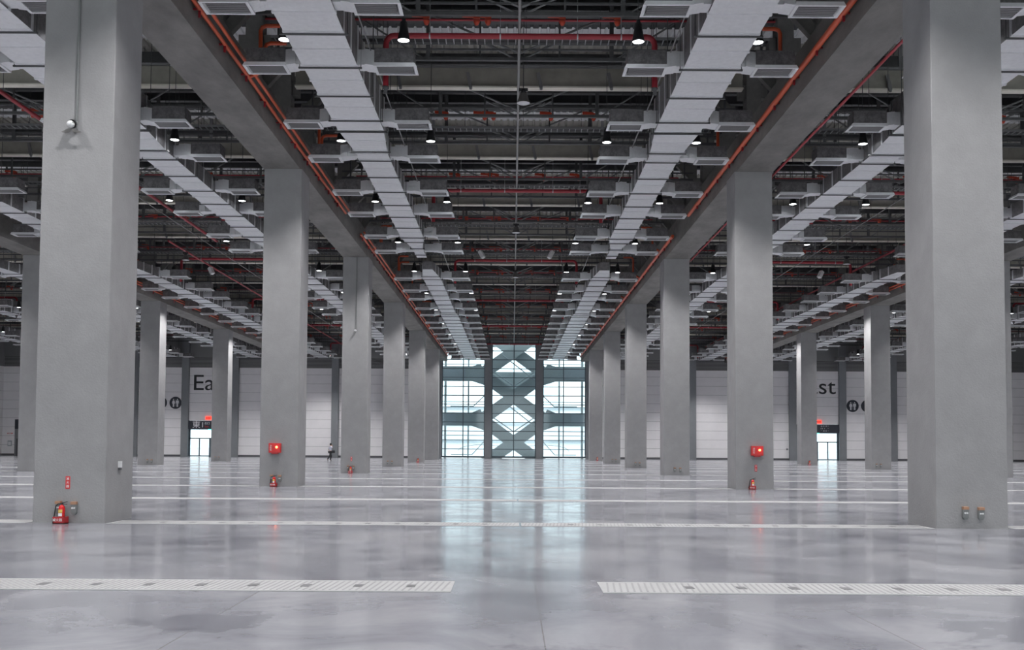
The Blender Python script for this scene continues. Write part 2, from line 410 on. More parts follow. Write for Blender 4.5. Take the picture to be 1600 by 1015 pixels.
def post_thing(label, loc, mirror):
    r = thing('steel_post', label, 'post', loc, 0, 'fireproofed posts above the beams')
    b = MB(); b.box(-.28, .28, -.32, .32, 0, 2.78); b.build('post', m_post, r)
    b = MB(); b.bar((-.32, 0, .12), (-1.35, 0, 1.25), .34, .26, up=(0, 1, 0)); b.build('knee_brace', m_beam, r)
    b = MB(); b.box(-.55, .55, -.2, .2, 1.25, 1.75); b.build('corbel', m_post, r)
    return r
p0 = None
for sg in (-1, 1):
    for xc in (9, 27):
        j = 0; y = 25.0 if xc == 9 else 56
        while y < WY - 2:
            lab = '%s dark braced post from the front, above the %s beam on the %s' % (ORD[j] if j < 16 else str(j + 1) + 'th', 'inner' if xc == 9 else 'outer', SIDE[sg])
            if p0 is None: p0 = post_thing(lab, (sg * (xc + .05), y, 13.8), sg); p0.scale.x = sg
            else:
                o = dup(p0, (sg * (xc + .05), y, 13.8), lab); o.scale.x = sg
            y += 4.5; j += 1

# ------------------------------------------------------------------ roof steel per 9 m module and bay
BX = {0: (-8.3, 8.3), -1: (-26.3, -9.8), 1: (9.8, 26.3), -2: (-63.9, -27.8), 2: (27.8, 63.9)}
def bayc(k): return (BX[k][0] + BX[k][1]) / 2
def girder(k):
    x0, x1 = BX[k]; c = bayc(k); x0 -= c; x1 -= c
    r = thing('roof_girder', '', 'girder')
    b = MB(); b.box(x0, x1, -.03, .03, .06, .78); b.build('web', m_tan, r)
    b = MB(); b.box(x0, x1, -.17, .17, 0, .06); b.build('bottom_flange', m_flange, r)
    b = MB(); b.box(x0, x1, -.17, .17, .78, .84); b.build('top_flange', m_steel, r)
    multi('stub_post', MB().box(-.06, .06, -.05, .05, .84, 1.9), m_steel, r, [(x0 + .5 + (x1 - x0 - 1) * i / 4, 0, 0) for i in range(5)])
    b = MB(); b.bar((0, -.2, .55), (.12, -.2, -.02), .09, .12); b.lathe([(0, -.10), (.055, -.08), (.055, .0), (0, .02)], .12, -.2, 0, 8)
    multi('bracket', b, m_rod, r, [(x0 + 1.2 + i * 2.6, 0, 0) for i in range(int((x1 - x0 - 1) / 2.6))]); return r
def truss(k):
    x0, x1 = BX[k]; c = bayc(k); x0 -= c; x1 -= c
    r = thing('roof_truss', '', 'truss')
    b = MB(); b.box(x0, x1, -.06, .06, 0, .10); b.box(x0, x1, -.03, .03, .34, .40); b.build('bottom_chord', m_dark, r)
    b = MB(); b.box(x0, x1, -.08, .08, 1.45, 1.62); b.build('top_chord', m_dark, r)
    thin = MB().box(-.03, .03, -.05, .05, 0, 1.5); thick = MB().box(-.065, .065, -.05, .05, 0, 3.0)
    if k in (2, -2): multi('hanger_post', thin, m_dark, r, [(i * 3.3, 0, 0) for i in range(-5, 6)])
    else:
        multi('hanger_post', thin, m_dark, r, [(x, 0, 0) for x in (-7.9, -5.9, -1.3, 1.3, 5.9, 7.9)]); multi('hanger_post', thick, m_dark, r, [(x, 0, 0) for x in (-3, 3)])
    for sgn in (-1, 1):
        b = MB(); b.tube((0, 0, .0), (sgn * 1.25, 0, .62), .03, 6); b.tube((0, 0, -.05), (sgn * 1.0, .5, .75), .025, 6); b.build('diagonal_brace', m_steel, r)
        MB().tube((0, 0, .25), (sgn * 2.9, 0, 1.5), .035, 6).build('diagonal_brace', m_steel, r)
        MB().tube((sgn * 3.2, 0, .1), (sgn * 5.4, 0, 1.5), .03, 6).build('diagonal_brace', m_steel, r)
    return r
def tray(k):
    x0, x1 = BX[k]; c = bayc(k); x0 -= c; x1 -= c; x0 += .3; x1 -= .3
    r = thing('cable_tray', '', 'cable tray')
    b = MB(); b.box(x0, x1, -.02, 0, 0, .09); b.box(x0, x1, .45, .47, 0, .09); b.build('side_rail', m_steel, r)
    b = MB(); x = x0 + .1
    while x < x1 - .1: b.box(x, x + .03, -.01, .46, .01, .04); x += .25
    tag(b.build('rung', m_galv, r), None, None, kind=None)
    b = MB(); b.box(x0, x1, .12, .34, .045, .09); b.build('cable_bundle', m_black, r)
    multi('hanging_rod', MB().tube((0, .23, .04), (0, .23, ZT - 14.64), .012, 5), m_dark, r, [(x0 + 1 + i * 2.4, 0, 0) for i in range(int((x1 - x0 - 1) / 2.4) + 1)]); return r
def thinpipe(k):
    x0, x1 = BX[k]; c = bayc(k); x0 -= c; x1 -= c
    r = thing('sprinkler_pipe', '', 'sprinkler pipe')
    b = MB(); b.tube((x0 + .4, 0, 0), (x1 - .4, 0, 0), .035, 8); b.build('pipe', m_red, r)
    for x in (-6.6, -2.9, -1.35, -1.0, 1.3, 3.0, 6.4):
        if abs(x) < (x1 - x0) / 2:
            b = MB(); b.bar((x - .45, -.05, .13), (x, -.05, .10), .1, .1); b.box(x - .10, x + .10, -.12, .05, .0, .12)
            b.lathe([(.09, 0), (.10, -.03), (.05, -.13), (.0, -.14)], x, -.08, -.06, 10); b.build('sprinkler_valve', m_orange2, r)
    return r
def mainpipe(k):
    r = thing('red_water_pipe', '', 'water pipe')
    w = 4.0
    def ell(s):
        pts = [(0, 0, 0), (s * (w - .25), 0, 0)] + [(s * (w - .25 + .25 * math.sin(t)), 0, -.25 * (1 - math.cos(t))) for t in (PI / 8, PI / 4, 3 * PI / 8, PI / 2)] + [(s * w, 0, -1.6)]
        return pts
    b = MB(); b.path(ell(1), .085, 10); b.path(ell(-1), .085, 10); b.build('pipe', m_red, r)
    for s in (-1, 1):
        b = MB(); b.lathe([(0, -.12), (.06, -.12), (.05, 0), (.1, .02), (.1, .08), (0, .08)], s * w, 0, -1.62, 10); b.build('end_valve', m_dark, r)
    multi('pipe_hanger', MB().tube((0, 0, 0), (0, 0, 2.8), .012, 5).tube((-.02, 0, 0), (.02, 0, 0), .1, 10), m_galv, r, [(x, 0, 0) for x in (-2.7, -.6, 1.7, 3.0)]); return r
for k in BX:
    protos = [girder(k), truss(k), tray(k), thinpipe(k), mainpipe(k)]
    c = bayc(k)
    used = [False] * 5
    def put(i, loc, label, group):
        if not used[i]:
            used[i] = True; protos[i].location = loc; protos[i]['label'] = label; protos[i]['group'] = group; return
        dup(protos[i], loc, label, group)
    j = 0; t = 0; mp = 0
    g = 27.75 if k in (0,) else 36.85
    if k in (2, -2): g = 64.15
    while g < WY - 1:
        bn = 'the ' + BAY[k]; rowname = ORD[j]
        put(0, (c, g, 14.81), 'tan roof girder with pale lower flange, %s from the front over %s' % (rowname, bn), 'roof girders')
        if g + 1.6 < WY - .6: put(1, (c, g + 1.2, 14.15), 'dark slim roof truss just beyond the %s girder over %s' % (rowname, bn), 'roof trusses')
        if g + 4.9 < WY - .6: put(1, (c, g + 4.65, 14.15), 'dark slim roof truss just behind the %s cable tray over %s' % (rowname, bn), 'roof trusses')
        if g + 5 < WY - .6: put(2, (c, g + 4.0, 14.6), 'ladder cable tray, %s from the front, crossing %s' % (rowname, bn), 'ladder cable trays')
        if g + 3.2 < WY - .6: put(3, (c, g + 2.9, 14.75), 'thin red pipe with orange valves, %s from the front over %s' % (rowname, bn), 'thin sprinkler pipes')
        if int(round((g - 27.75) / 9.1)) % 2 == 0 and g + 2.5 < WY - 3:
            put(4, (c, g + 1.75, 13.77), 'thick dark red pipe with down-turned ends, %s one across %s' % (ORD[mp], bn), 'thick red water pipes'); mp += 1
        g += 9.1; j += 1
    if not used[4]:
        for ch in list(protos[4].children): bpy.data.objects.remove(ch)
        bpy.data.objects.remove(protos[4])

# long runs along the hall
def longpipe(x, z, y0, y1, r, m, name, label, cat, hang=True):
    o = thing(name, label, cat, (x, y0, z))
    b = MB(); b.tube((0, 0, 0), (0, y1 - y0, 0), r, 10); b.build('pipe', m, o)
    if hang: multi('hanging_rod', MB().tube((0, 0, 0), (0, 0, ZT - z), .01, 5), m_dark, o, [(0, .6 + 3 * i, 0) for i in range(int((y1 - y0 - .6) / 3) + 1)])
    return o
longpipe(-.03, 14.02, 14, 121, .045, m_rod, 'ceiling_conduit', 'long straight grey conduit running down the middle of the ceiling above the aisle', 'conduit')
longpipe(-4.25, 12.75, 16, 120, .02, m_rod, 'ceiling_conduit', 'thin conduit beside the duct on the left of the aisle', 'conduit')
longpipe(4.25, 12.75, 16, 120, .02, m_rod, 'ceiling_conduit', 'thin conduit beside the duct on the right of the aisle', 'conduit')
longpipe(-18, 13.75, 22, 60, .08, m_red, 'red_water_pipe', 'dark red pipe running lengthways past the nearest left column', 'water pipe')
longpipe(-20.9, 13.75, 60, 122, .06, m_red, 'red_water_pipe', 'dark red pipe running lengthways in the middle of the left bay further back', 'water pipe')
longpipe(9.86, 12.1, 22, 57, .045, m_red, 'red_water_pipe', 'dark red pipe along the outer bottom edge of the nearest right beam', 'water pipe', False)
longpipe(23.3, 13.75, 56, 122, .07, m_red, 'red_water_pipe', 'dark red pipe running lengthways in the right bay', 'water pipe')
longpipe(17.6, 13.0, 40, 120, .02, m_rod, 'ceiling_conduit', 'thin conduit running lengthways in the right bay', 'conduit')
longpipe(-17.6, 13.0, 40, 120, .02, m_rod, 'ceiling_conduit', 'thin conduit running lengthways in the left bay', 'conduit')

def orange(sg, xc, pair, y0, y1, label):
    o = thing('orange_fire_pipe', label, 'fire pipe', (sg * (xc - .82), y0, 12.62), 0, 'orange pipes on the beams'); L = y1 - y0
    offs = ((0, 0, .055), (-sg * .17, .10, .05)) if pair else ((0, 0, .085),)
    for dx, dz, r in offs:
        b = MB(); b.tube((dx, 0, dz), (dx, L, dz), r, 10); b.build('pipe', m_orange, o)
    y = .6
    while y < L:
        b = MB(); b.box(*sorted((sg * .02, sg * .16)), y, y + .06, -.02, .02); b.box(-.03, .03, y, y + .05, -.22, 0); b.build('bracket', m_red, o); y += 2.25
    y = (29.3 - y0) % 9.1
    while y < L - .3:
        for q in range(2 if pair else 1):
            a = q * .55
            if y + a + .5 > L: continue
            b = MB(); b.path([(0, y + a, 0), (-sg * .38, y + a + .12, .22), (-sg * .45, y + a + .15, .32), (-sg * .45, y + a + .15, 1.25 - q * .3), (-sg * .5, y + a + .15, 1.36 - q * .3), (-sg * .62, y + a + .15, 1.4 - q * .3), (-sg * 1.1, y + a + .15, 1.4 - q * .3)], .06, 8)
            b.build('branch_pipe', m_orange, o)
        y += 9.1
    return o
for sg in (-1, 1):
    orange(sg, 9, sg < 0, 20, 47.6, 'bright orange fire %s along the nearest beams on the %s of the aisle' % ('pipe pair' if sg < 0 else 'pipe', SIDE[sg]))
    orange(sg, 9, sg < 0, 52.4, 124.5, 'orange fire %s along the further beams on the %s of the aisle' % ('pipe pair' if sg < 0 else 'pipe', SIDE[sg]))
    orange(sg, 27, True, 56, 124.5, 'orange fire pipe pair along the outer beam on the %s' % SIDE[sg])

# ------------------------------------------------------------------ ducts
def outlet_meshes():
    # built pointing to +x, origin at the duct edge, bottom plane z=0
    n = MB(); n.box(0, .22, -.18, .32, .06, .5); n.prism([(.2, .06), (.5, .02), (.5, .46), (.2, .5)], -.24, .36)
    neck = n.mesh('outlet_neck', m_tape)
    bx = MB(); bx.box(.48, 1.58, -.27, .38, .06, .5)
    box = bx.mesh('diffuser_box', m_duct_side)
    g = MB(); g.box(.46, 1.62, -.31, -.25, -.02, .08); g.box(.46, 1.62, .36, .42, -.02, .08); g.box(.46, .54, -.25, .36, -.02, .08); g.box(1.54, 1.62, -.25, .36, -.02, .08)
    g.v = [(x + (.06 if x > 1.5 and z < 0 else 0), y, z) for x, y, z in g.v]
    rim = g.mesh('diffuser_rim', m_duct)
    s = MB(); [s.box(.54, 1.54, -.24 + .1 * i, -.17 + .1 * i, .0, .03) for i in range(6)]
    sl = s.mesh('diffuser_grille', m_grille)
    return neck, box, rim, sl
ON, OB, OR, OS = outlet_meshes()
def duct_profile(y):
    # half width and height along the run
    if y < 33.9: return .78, 1.12
    if y < 36.6: t = (y - 33.9) / 2.7; return .78 - .2 * t, 1.12 - .5 * t
    if y < 51.9: return .58, .62
    if y < 54.3: t = (y - 51.9) / 2.4; return .58 - .3 * t, .62
    if y < 57.2: return .28, .5
    if y < 61: return .30, .5
    if y < 64.4: t = (y - 61) / 3.4; return .30 + .27 * t, .5 + .1 * t
    if y < 80.9: return .57, .62
    if y < 82.5: t = (y - 80.9) / 1.6; return .57 + .13 * t, .62 + .45 * t
    return .70, 1.07
ZD = 12.3
HANG = {}
def duct(xc, y0, y1, label, outlets, side):
    o = thing('supply_air_duct', label, 'air duct', (xc, y0, ZD), 0, 'silver supply ducts')
    b = MB(); ys = [y0]; y = y0
    step = 1.17
    while y < y1 - .01: y = min(y + step, y1); ys.append(y)
    for q in (33.9, 36.6, 51.9, 54.3, 61, 64.4, 80.9, 82.5):
        if y0 < q < y1: ys.append(q)
    ys = sorted(set(ys)); 
    for a, c in zip(ys[:-1], ys[1:]):
        w0, h0 = duct_profile(a + .001); w1, h1 = duct_profile(c - .001)
        vs = [(-w0, a - y0, 0), (w0, a - y0, 0), (w0, a - y0, h0), (-w0, a - y0, h0), (-w1, c - y0, 0), (w1, c - y0, 0), (w1, c - y0, h1), (-w1, c - y0, h1)]
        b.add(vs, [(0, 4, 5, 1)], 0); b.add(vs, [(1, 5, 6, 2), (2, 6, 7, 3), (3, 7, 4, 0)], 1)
    for e, fl in ((y0, 0), (y1, 1)):
        w, h = duct_profile(e - .001 if fl else e + .001); b.add([(-w, e - y0, 0), (w, e - y0, 0), (w, e - y0, h), (-w, e - y0, h)], [(0, 1, 2, 3) if not fl else (3, 2, 1, 0)], 1)
    j = 0
    for y in ys[1:-1]:
        w, h = duct_profile(y); j += 1
        b.box(-w - .025, w + .025, y - y0 - .05, y - y0 + .05, -.028, h + .02, 2)
        if j % 2 == 0:
            key = round(w, 2)
            if key not in HANG:
                d = MB(); d.box(-w - .12, w + .12, -.03, .025, -.06, -.018)
                for s in (-1, 1): d.tube((s * (w + .09), 0, -.04), (s * (w + .09), 0, ZT - ZD), .012, 5)
                HANG[key] = d.mesh('support_hanger', m_dark)
            multi('support_hanger', HANG[key], None, o, [(0, y - y0 + .09, 0)])
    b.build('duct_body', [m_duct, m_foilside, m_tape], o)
    for y in outlets:
        if not (y0 < y < y1): continue
        w = duct_profile(y)[0]
        reach = .78
        for s in (-1, 1):
            for me in (ON, OB, OR, OS):
                if me is ON and reach - w > .05:
                    q = MB(); q.box(w, reach + .02, -.16, .28, .07, .45); q.build('outlet_neck', m_tape, o, (0, y - y0, 0)).scale.x = s
                c = bpy.data.objects.new(me.name, me); COL.objects.link(c); c.parent = o; c.location = (s * reach, y - y0, 0); c.scale.x = s
    return o
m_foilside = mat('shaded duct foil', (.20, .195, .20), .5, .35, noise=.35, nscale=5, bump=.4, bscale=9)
OUT = sorted([24.25 + 9.1 * k for k in range(-2, 12)] + [28.3 + 9.1 * k for k in range(-2, 12)])
for sg in (-1, 1):
    for xc, nm, yn in ((5.4, 'over the aisle', 14), (13.5, 'just outside the inner columns', 14), (23.55, 'just inside the outer columns', 30), (31.95, 'just beyond the outer columns', 58), (42.2, 'second beyond the outer columns', 64), (52.5, 'furthest out', 84)):
        if yn < 50:
            duct(sg * xc, yn, 57.2, 'silver foil air duct %s on the %s, nearer run' % (nm, SIDE[sg]), OUT, sg)
        duct(sg * xc, max(61.0, yn), 124.6, 'silver foil air duct %s on the %s%s' % (nm, SIDE[sg], ', further run' if yn < 50 else ''), OUT, sg)

# ------------------------------------------------------------------ lamps
def lamp_proto():
    r = thing('high_bay_lamp', '', 'lamp', (0, 0, 0))
    b = MB(); b.lathe([(0, .60), (.05, .60), (.06, .52), (.10, .50), (.12, .30), (.17, .04), (.175, 0), (.16, 0), (.15, .03)], 0, 0, 0, 16); b.build('housing', m_black, r)
    b = MB(); b.lathe([(.0, .0), (.08, -.004), (.155, .012)], 0, 0, 0, 16); b.f = [f[::-1] for f in b.f]; b.build('lens', m_lens, r)
    b = MB(); b.tube((0, 0, .58), (0, 0, ZT - 12.62), .012, 5); b.build('hanging_rod', m_dark, r)
    ld = bpy.data.lights.new('lamp_light', 'SPOT'); ld.energy = LAMP_W; ld.color = (1.0, .985, .99); ld.spot_size = math.radians(108); ld.spot_blend = .75; ld.shadow_soft_size = .15
    l = bpy.data.objects.new('lamp_light', ld); COL.objects.link(l); l.parent = r; l.location = (0, 0, -.03)
    return r
lp = lamp_proto(); first = True
LX = {0: [(-6.45, 'left of left duct'), (-3.2, 'right of left duct'), (3.2, 'left of right duct'), (6.45, 'right of right duct')]}
for sg in (-1, 1):
    LX[sg] = [(sg * 12.5, 'by the inner columns'), (sg * 15.8, 'second line out'), (sg * 22.4, 'third line out'), (sg * 24.66, 'by the outer columns')]
    LX[2 * sg] = [(sg * 30.9, 'first line out'), (sg * 34.2, 'second line out'), (sg * 40.5, 'third line out'), (sg * 43.8, 'fourth line out'), (sg * 51, 'fifth line out'), (sg * 57, 'outermost line')]
for k, row in LX.items():
    for x, where in row:
        kk = -3; n0 = {0: 27, 1: 36.2, 2: 54.2}[abs(k)]; vis = 0
        while True:
            y = 27.0 + 9.12 * kk + (1.95 if 20 < abs(x) < 28 else 0); kk += 1
            if y > WY - 2: break
            if y < n0 - 1:
                lab = 'lit pendant lamp over the %s, %s, overhead nearest the viewer' % (BAY[k], where)
                if abs(k) == 2 and y < 20: continue
                lab = lab.replace('overhead nearest the viewer', '%s row before the viewer' % ORD[max(kk + 2, 0)])
            else:
                lab = 'lit pendant lamp over the %s, %s, %s row in view' % (BAY[k], where, ORD[vis]); vis += 1
            if first: lp.location = (x, y, 12.6); lp['label'] = lab; lp['group'] = 'lit pendant lamps'; first = False
            else: dup(lp, (x, y, 12.6), lab, 'lit pendant lamps')
def bell(x, y, z, label):
    r = thing('bell_lamp', label, 'lamp', (x, y, z), 0, 'unlit bell lamps')
    b = MB(); b.lathe([(.23, 0), (.22, .03), (.17, .16), (.13, .30), (.11, .33), (0, .34)], 0, 0, 0, 20); b.build('bell_shade', m_bell, r)
    b = MB(); b.lathe([(0, .33), (.09, .34), (.08, .46), (0, .47)], 0, 0, 0, 12); b.box(-.15, .15, -.05, .05, .4, .5); b.build('gear_box', m_black, r)
    b = MB(); b.lathe([(0, -.01), (.12, -.004), (.215, .01)], 0, 0, 0, 20); b.f = [f[::-1] for f in b.f]; b.build('lens', m_lensoff, r)
    b = MB(); b.tube((0, 0, .48), (0, 0, ZT - z), .015, 6); b.build('hanging_rod', m_dark, r)
bell(.13, 33.0, 12.95, 'large unlit grey bell lamp hanging over the aisle in front of the others')
bell(-.03, 53.4, 12.95, 'unlit bell lamp over the middle of the aisle, second from the front')
bell(-.03, 67.7, 12.95, 'unlit bell lamp over the middle of the aisle, third from the front')
bell(-20.5, 62.0, 12.95, 'unlit bell lamp hanging in the left bay'); bell(20.5, 62.0, 12.95, 'unlit bell lamp hanging in the right bay')
# small tilted white projector boxes
def proj_box(x, y, z, s, lab):
    r = thing('ceiling_speaker', lab, 'speaker', (x, y, z), 0, 'white tilted boxes under the trusses')
    b = MB(); b.bar((0, 0, 0), (s * .22, -.1, -.42), .26, .22); b.build('housing', m_wpl, r)
    b = MB(); b.tube((0, 0, 0), (0, 0, ZT - z), .015, 6); b.build('hanging_rod', m_dark, r)
proj_box(-2.2, 60.5, 13.35, 1, 'small white tilted box on the left under the ceiling of the aisle')
proj_box(2.2, 60.5, 13.35, -1, 'small white tilted box on the right under the ceiling of the aisle')
proj_box(-20.2, 66, 13.2, 1, 'small white tilted box on the left in the left bay'); proj_box(20.2, 66, 13.2, -1, 'small white tilted box on the right in the right bay')

# ------------------------------------------------------------------ doors and signs in the far wall
for sg, n in ((-1, 1), (1, 2)):
    x0, x1 = sorted((sg * 35.31, sg * 40.66)); xc = (x0 + x1) / 2; W2 = (x1 - x0) / 2
    d = bpy.data.objects.new('door_%d' % n, None); COL.objects.link(d); d.location = (xc, WY + .1, 0); struct(d)
    b = MB(); b.box(-W2, W2, -.08, .08, 2.2, 2.34); b.box(-W2, W2, -.08, .08, 3.36, 3.44)
    b.box(-W2, -W2 + .2, -.08, .08, 0, 3.4); b.box(W2 - .2, W2, -.08, .08, 0, 3.4); b.box(-.12, .12, -.08, .08, 0, 2.2); b.build('door_frame', m_mull, d)
    for s in (-1, 1):
        lf = MB(); c = s * W2 / 2
        lf.box(c - .07, c + .07, -.05, .05, .02, 2.2); lf.box(*sorted((s * .12, s * (W2 - .2))), -.05, .05, .02, .14)
        l = lf.build('door_leaf', m_mull, d)
        g = MB(); g.box(*sorted((s * .14, s * (W2 - .2))), -.01, .01, .14, 2.2); g.build('door_pane', m_glassd, l)
        h = MB(); h.tube((c - .2, -.1, .8), (c - .2, -.1, 1.3), .02); h.tube((c + .2, -.1, .8), (c + .2, -.1, 1.3), .02); h.build('door_handle', m_galv, l)
    g = MB(); g.box(-W2 + .2, W2 - .2, -.01, .01, 2.34, 3.36); g.build('transom_pane', m_glassd, d)
    s_ = thing('entrance_sign', ('dark entrance sign with large white 東1 above the left glass doors' if sg < 0 else 'dark entrance sign with three rows of small white characters above the right glass doors'), 'sign', (xc, WY - .12, 3.42))
    b = MB(); b.box(-W2, W2, -.05, .1, 0, 1.06); b.build('sign_board', m_sign, s_)
    if sg < 0:
        text_mesh('lettering', '東1', .92, m_white, (-W2 + 1.25, -.06, .5), s_, width=1.3)
        text_mesh('small_lettering', '出口', .34, m_white, (-W2 + 2.35, -.06, .72), s_, width=.62)
        text_mesh('small_lettering', 'Exit', .30, m_redp, (-W2 + 2.3, -.06, .32), s_, width=.45)
    else:
        for r_, t_ in enumerate(('東1 出口', '電 1 口', '・出口・')):
            text_mesh('small_lettering', ('出 口  口 丶', '口 1  丶', '一 出 口 丶')[r_], .2, m_white, (W2 - 1.75, -.06, .82 - .28 * r_), s_, width=1.0)
    b = MB(); b.box(-.2, .2, -.08, .02, -.1, .0); b.build('green_indicator', m_green, s_)
    # big word
    e = text_mesh('wall_lettering', 'East', 2.78, m_ink, (sg * 37.8, WY - .02, 9.15), None, width=4.85, ext=.02)
    tag(e, ('giant dark word East painted high on the wall above the %s glass doors' % SIDE[sg]), 'lettering')
    x_ = thing('exit_sign', 'small glowing red exit sign just above the dark entrance sign on the %s' % SIDE[sg], 'exit sign', ((-38.2 if sg < 0 else 38.15), WY - .02, 4.6))
    b = MB(); b.box(-.36, .36, -.14, 0, 0, .42); b.build('sign_box', m_exit, x_)
    b = MB(); [b.box(a, a + .14, -.15, -.14, .12, .3) for a in (-.26, -.06, .12)]; b.build('sign_characters', m_redp, x_)
# restroom discs
def disc(x, z, label, kind):
    r = thing('restroom_sign', label, 'sign', (x, WY - .02, z), 0, 'round restroom signs')
    b = MB(); n = 40; R = .76
    vs = [(R * math.cos(2 * PI * i / n), yy, R * math.sin(2 * PI * i / n)) for yy in (-.05, 0) for i in range(n)]
    b.add(vs, [tuple(range(n)), tuple(range(2 * n - 1, n - 1, -1))] + [(i, n + i, n + (i + 1) % n, (i + 1) % n) for i in range(n)]); b.build('disc', m_sign, r)
    def fig(cx, skirt):
        f = MB(); n = 16; f.add([(cx + .075 * math.cos(2 * PI * i / n), -.06, .42 + .075 * math.sin(2 * PI * i / n)) for i in range(n)], [tuple(range(n))])
        if skirt: P = [(-.1, .3), (.1, .3), (.2, .02), (.14, .0), (.08, .17), (.18, -.12), (.09, -.12), (.09, -.5), (-.09, -.5), (-.09, -.12), (-.18, -.12), (-.08, .17), (-.14, 0), (-.2, .02)]
        else: P = [(-.17, .3), (.17, .3), (.19, -.08), (.13, -.08), (.1, .15), (.1, -.5), (.01, -.5), (.01, -.1), (-.01, -.1), (-.01, -.5), (-.1, -.5), (-.1, .15), (-.13, -.08), (-.19, -.08)]
        f.prism([(cx + x, z) for x, z in P], -.065, -.05); f.build('pictogram_figure', m_white, r)
    if kind: fig(-.24, True); fig(.24, False); b = MB(); b.box(-.012, .012, -.06, -.05, -.45, .45); b.build('divider_line', m_lat2, r)
    else:
        b = MB(); b.path([(.12, -.06, .35), (.1, -.06, .0), (-.15, -.06, -.05)], .05, 6); b.path([(.25 * math.cos(t), -.06, -.2 + .25 * math.sin(t)) for t in [PI * 1.7 * i / 12 + 1.5 for i in range(13)]], .035, 6); b.build('pictogram_figure', m_white, r)
disc(-42.37, 6.69, 'round dark restroom sign with man and woman figures, left wall side', True); disc(-44.2, 6.69, 'round dark sign half hidden by a column, left of the left restroom sign', False)
disc(42.43, 6.82, 'round dark restroom sign with man and woman figures, right wall side', True); disc(44.25, 6.82, 'round dark sign half hidden by a column, right of the right restroom sign', False)
# service doors at the outer edges
for sg, n in ((-1, 3), (1, 4)):
    d = bpy.data.objects.new('door_%d' % n, None); COL.objects.link(d); d.location = (sg * 61.6, WY - .04, 0); struct(d)
    b = MB(); b.box(-.8, .8, -.06, .04, 3.3, 4.5); b.build('door_sign_panel', m_sign, d)
    b = MB(); b.box(-.8, -.62, -.05, .03, 0, 3.3); b.box(.62, .8, -.05, .03, 0, 3.3); b.box(-.62, .62, -.05, .03, 2.1, 2.25); b.build('door_frame', m_wcol, d)
    b = MB(); b.box(-.62, .62, -.02, .03, 0, 2.1); b.build('door_leaf', m_base, d)
    b = MB(); b.box(-.62, .62, -.02, .03, 2.25, 3.3); b.build('transom_pane', m_steel, d)
# little wall fittings
for x, z, w, h, m, nm, lab, cat in ((-63, 2.75, .6, .12, m_redp, 'wall_notice', 'thin red notice on the far wall at the left edge', 'notice'), (-63, 1.5, .5, .7, m_lat2, 'wall_cabinet', 'small pale cabinet on the far wall at the left edge', 'cabinet'),
                                    (27.2, 1.3, .3, .35, m_redp, 'alarm_box', 'small red alarm box on the far wall beside the right hydrant column', 'alarm box'), (34.2, 1.35, .2, .2, m_base, 'wall_socket', 'tiny dark socket on the far wall right of the hydrant column', 'socket'),
                                    (45.6, 2.75, .6, .12, m_redp, 'wall_notice', 'thin red notice on the far wall left of the nearest right column', 'notice'), (45.6, 1.5, .5, .7, m_lat2, 'wall_cabinet', 'small pale green cabinet on the far wall left of the nearest right column', 'cabinet'),
                                    (-61.9 + 1.0, 2.0, .01, .01, m_base, '', '', '')):
    if not nm: continue
    r = thing(nm, lab, cat, (x, WY - .0, z)); b = MB(); b.box(-w / 2, w / 2, -.1, 0, -h / 2, h / 2); b.build('casing', m, r)
    b = MB(); b.box(-w * .35, w * .35, -.115, -.1, -h * .3, h * .3); b.build('front_plate', m_white if m is not m_base else m_steel, r)

# ------------------------------------------------------------------ things on the columns
def FY(k): return C0 + 18 * k - CW / 2
def sockets(x, k, z, label, top=True):
    r = thing('socket_box', label, 'socket box', (x, FY(k), z), 0, 'socket boxes on columns')
    b = MB(); b.box(-.055, .055, -.07, 0, -.09, .07); b.prism([(-.055, -.09), (.055, -.09), (.03, -.13), (-.03, -.13)], -.06, 0); b.build('casing', m_box, r)
    b = MB(); b.box(-.055, .055, -.085, 0, .07, .125); b.build('cap', m_rust, r)
    b = MB(); b.tube((-.02, -.07, .0), (-.02, -.085, .0), .018, 10); b.tube((.02, -.07, 0), (.02, -.085, 0), .018, 10); b.build('outlet_face', m_wpl, r)
for x, k, nm in ((-9.19, 0, 'nearest left column'), (8.85, 0, 'nearest right column'), (8.88, 2, 'third column on the right of the aisle'), (-9.31, 3, 'fourth column on the left of the aisle'), (8.9, 3, 'fourth column on the right of the aisle'), (9.0, 4, 'fifth column on the right of the aisle'),
                 (-9.25, 1, 'left column with the hydrant box'), (-9.3, 2, 'third column on the left of the aisle'), (-26.98, 3, 'fourth column of the outer left row'), (26.62, 3, 'fourth column of the outer right row'), (-27.3, 4, 'fifth column of the outer left row')):
    sockets(x, k, .31, 'grey socket box low on the %s, left one' % nm)
    sockets(x + .31, k, .30, 'grey socket box low on the %s, right one' % nm)

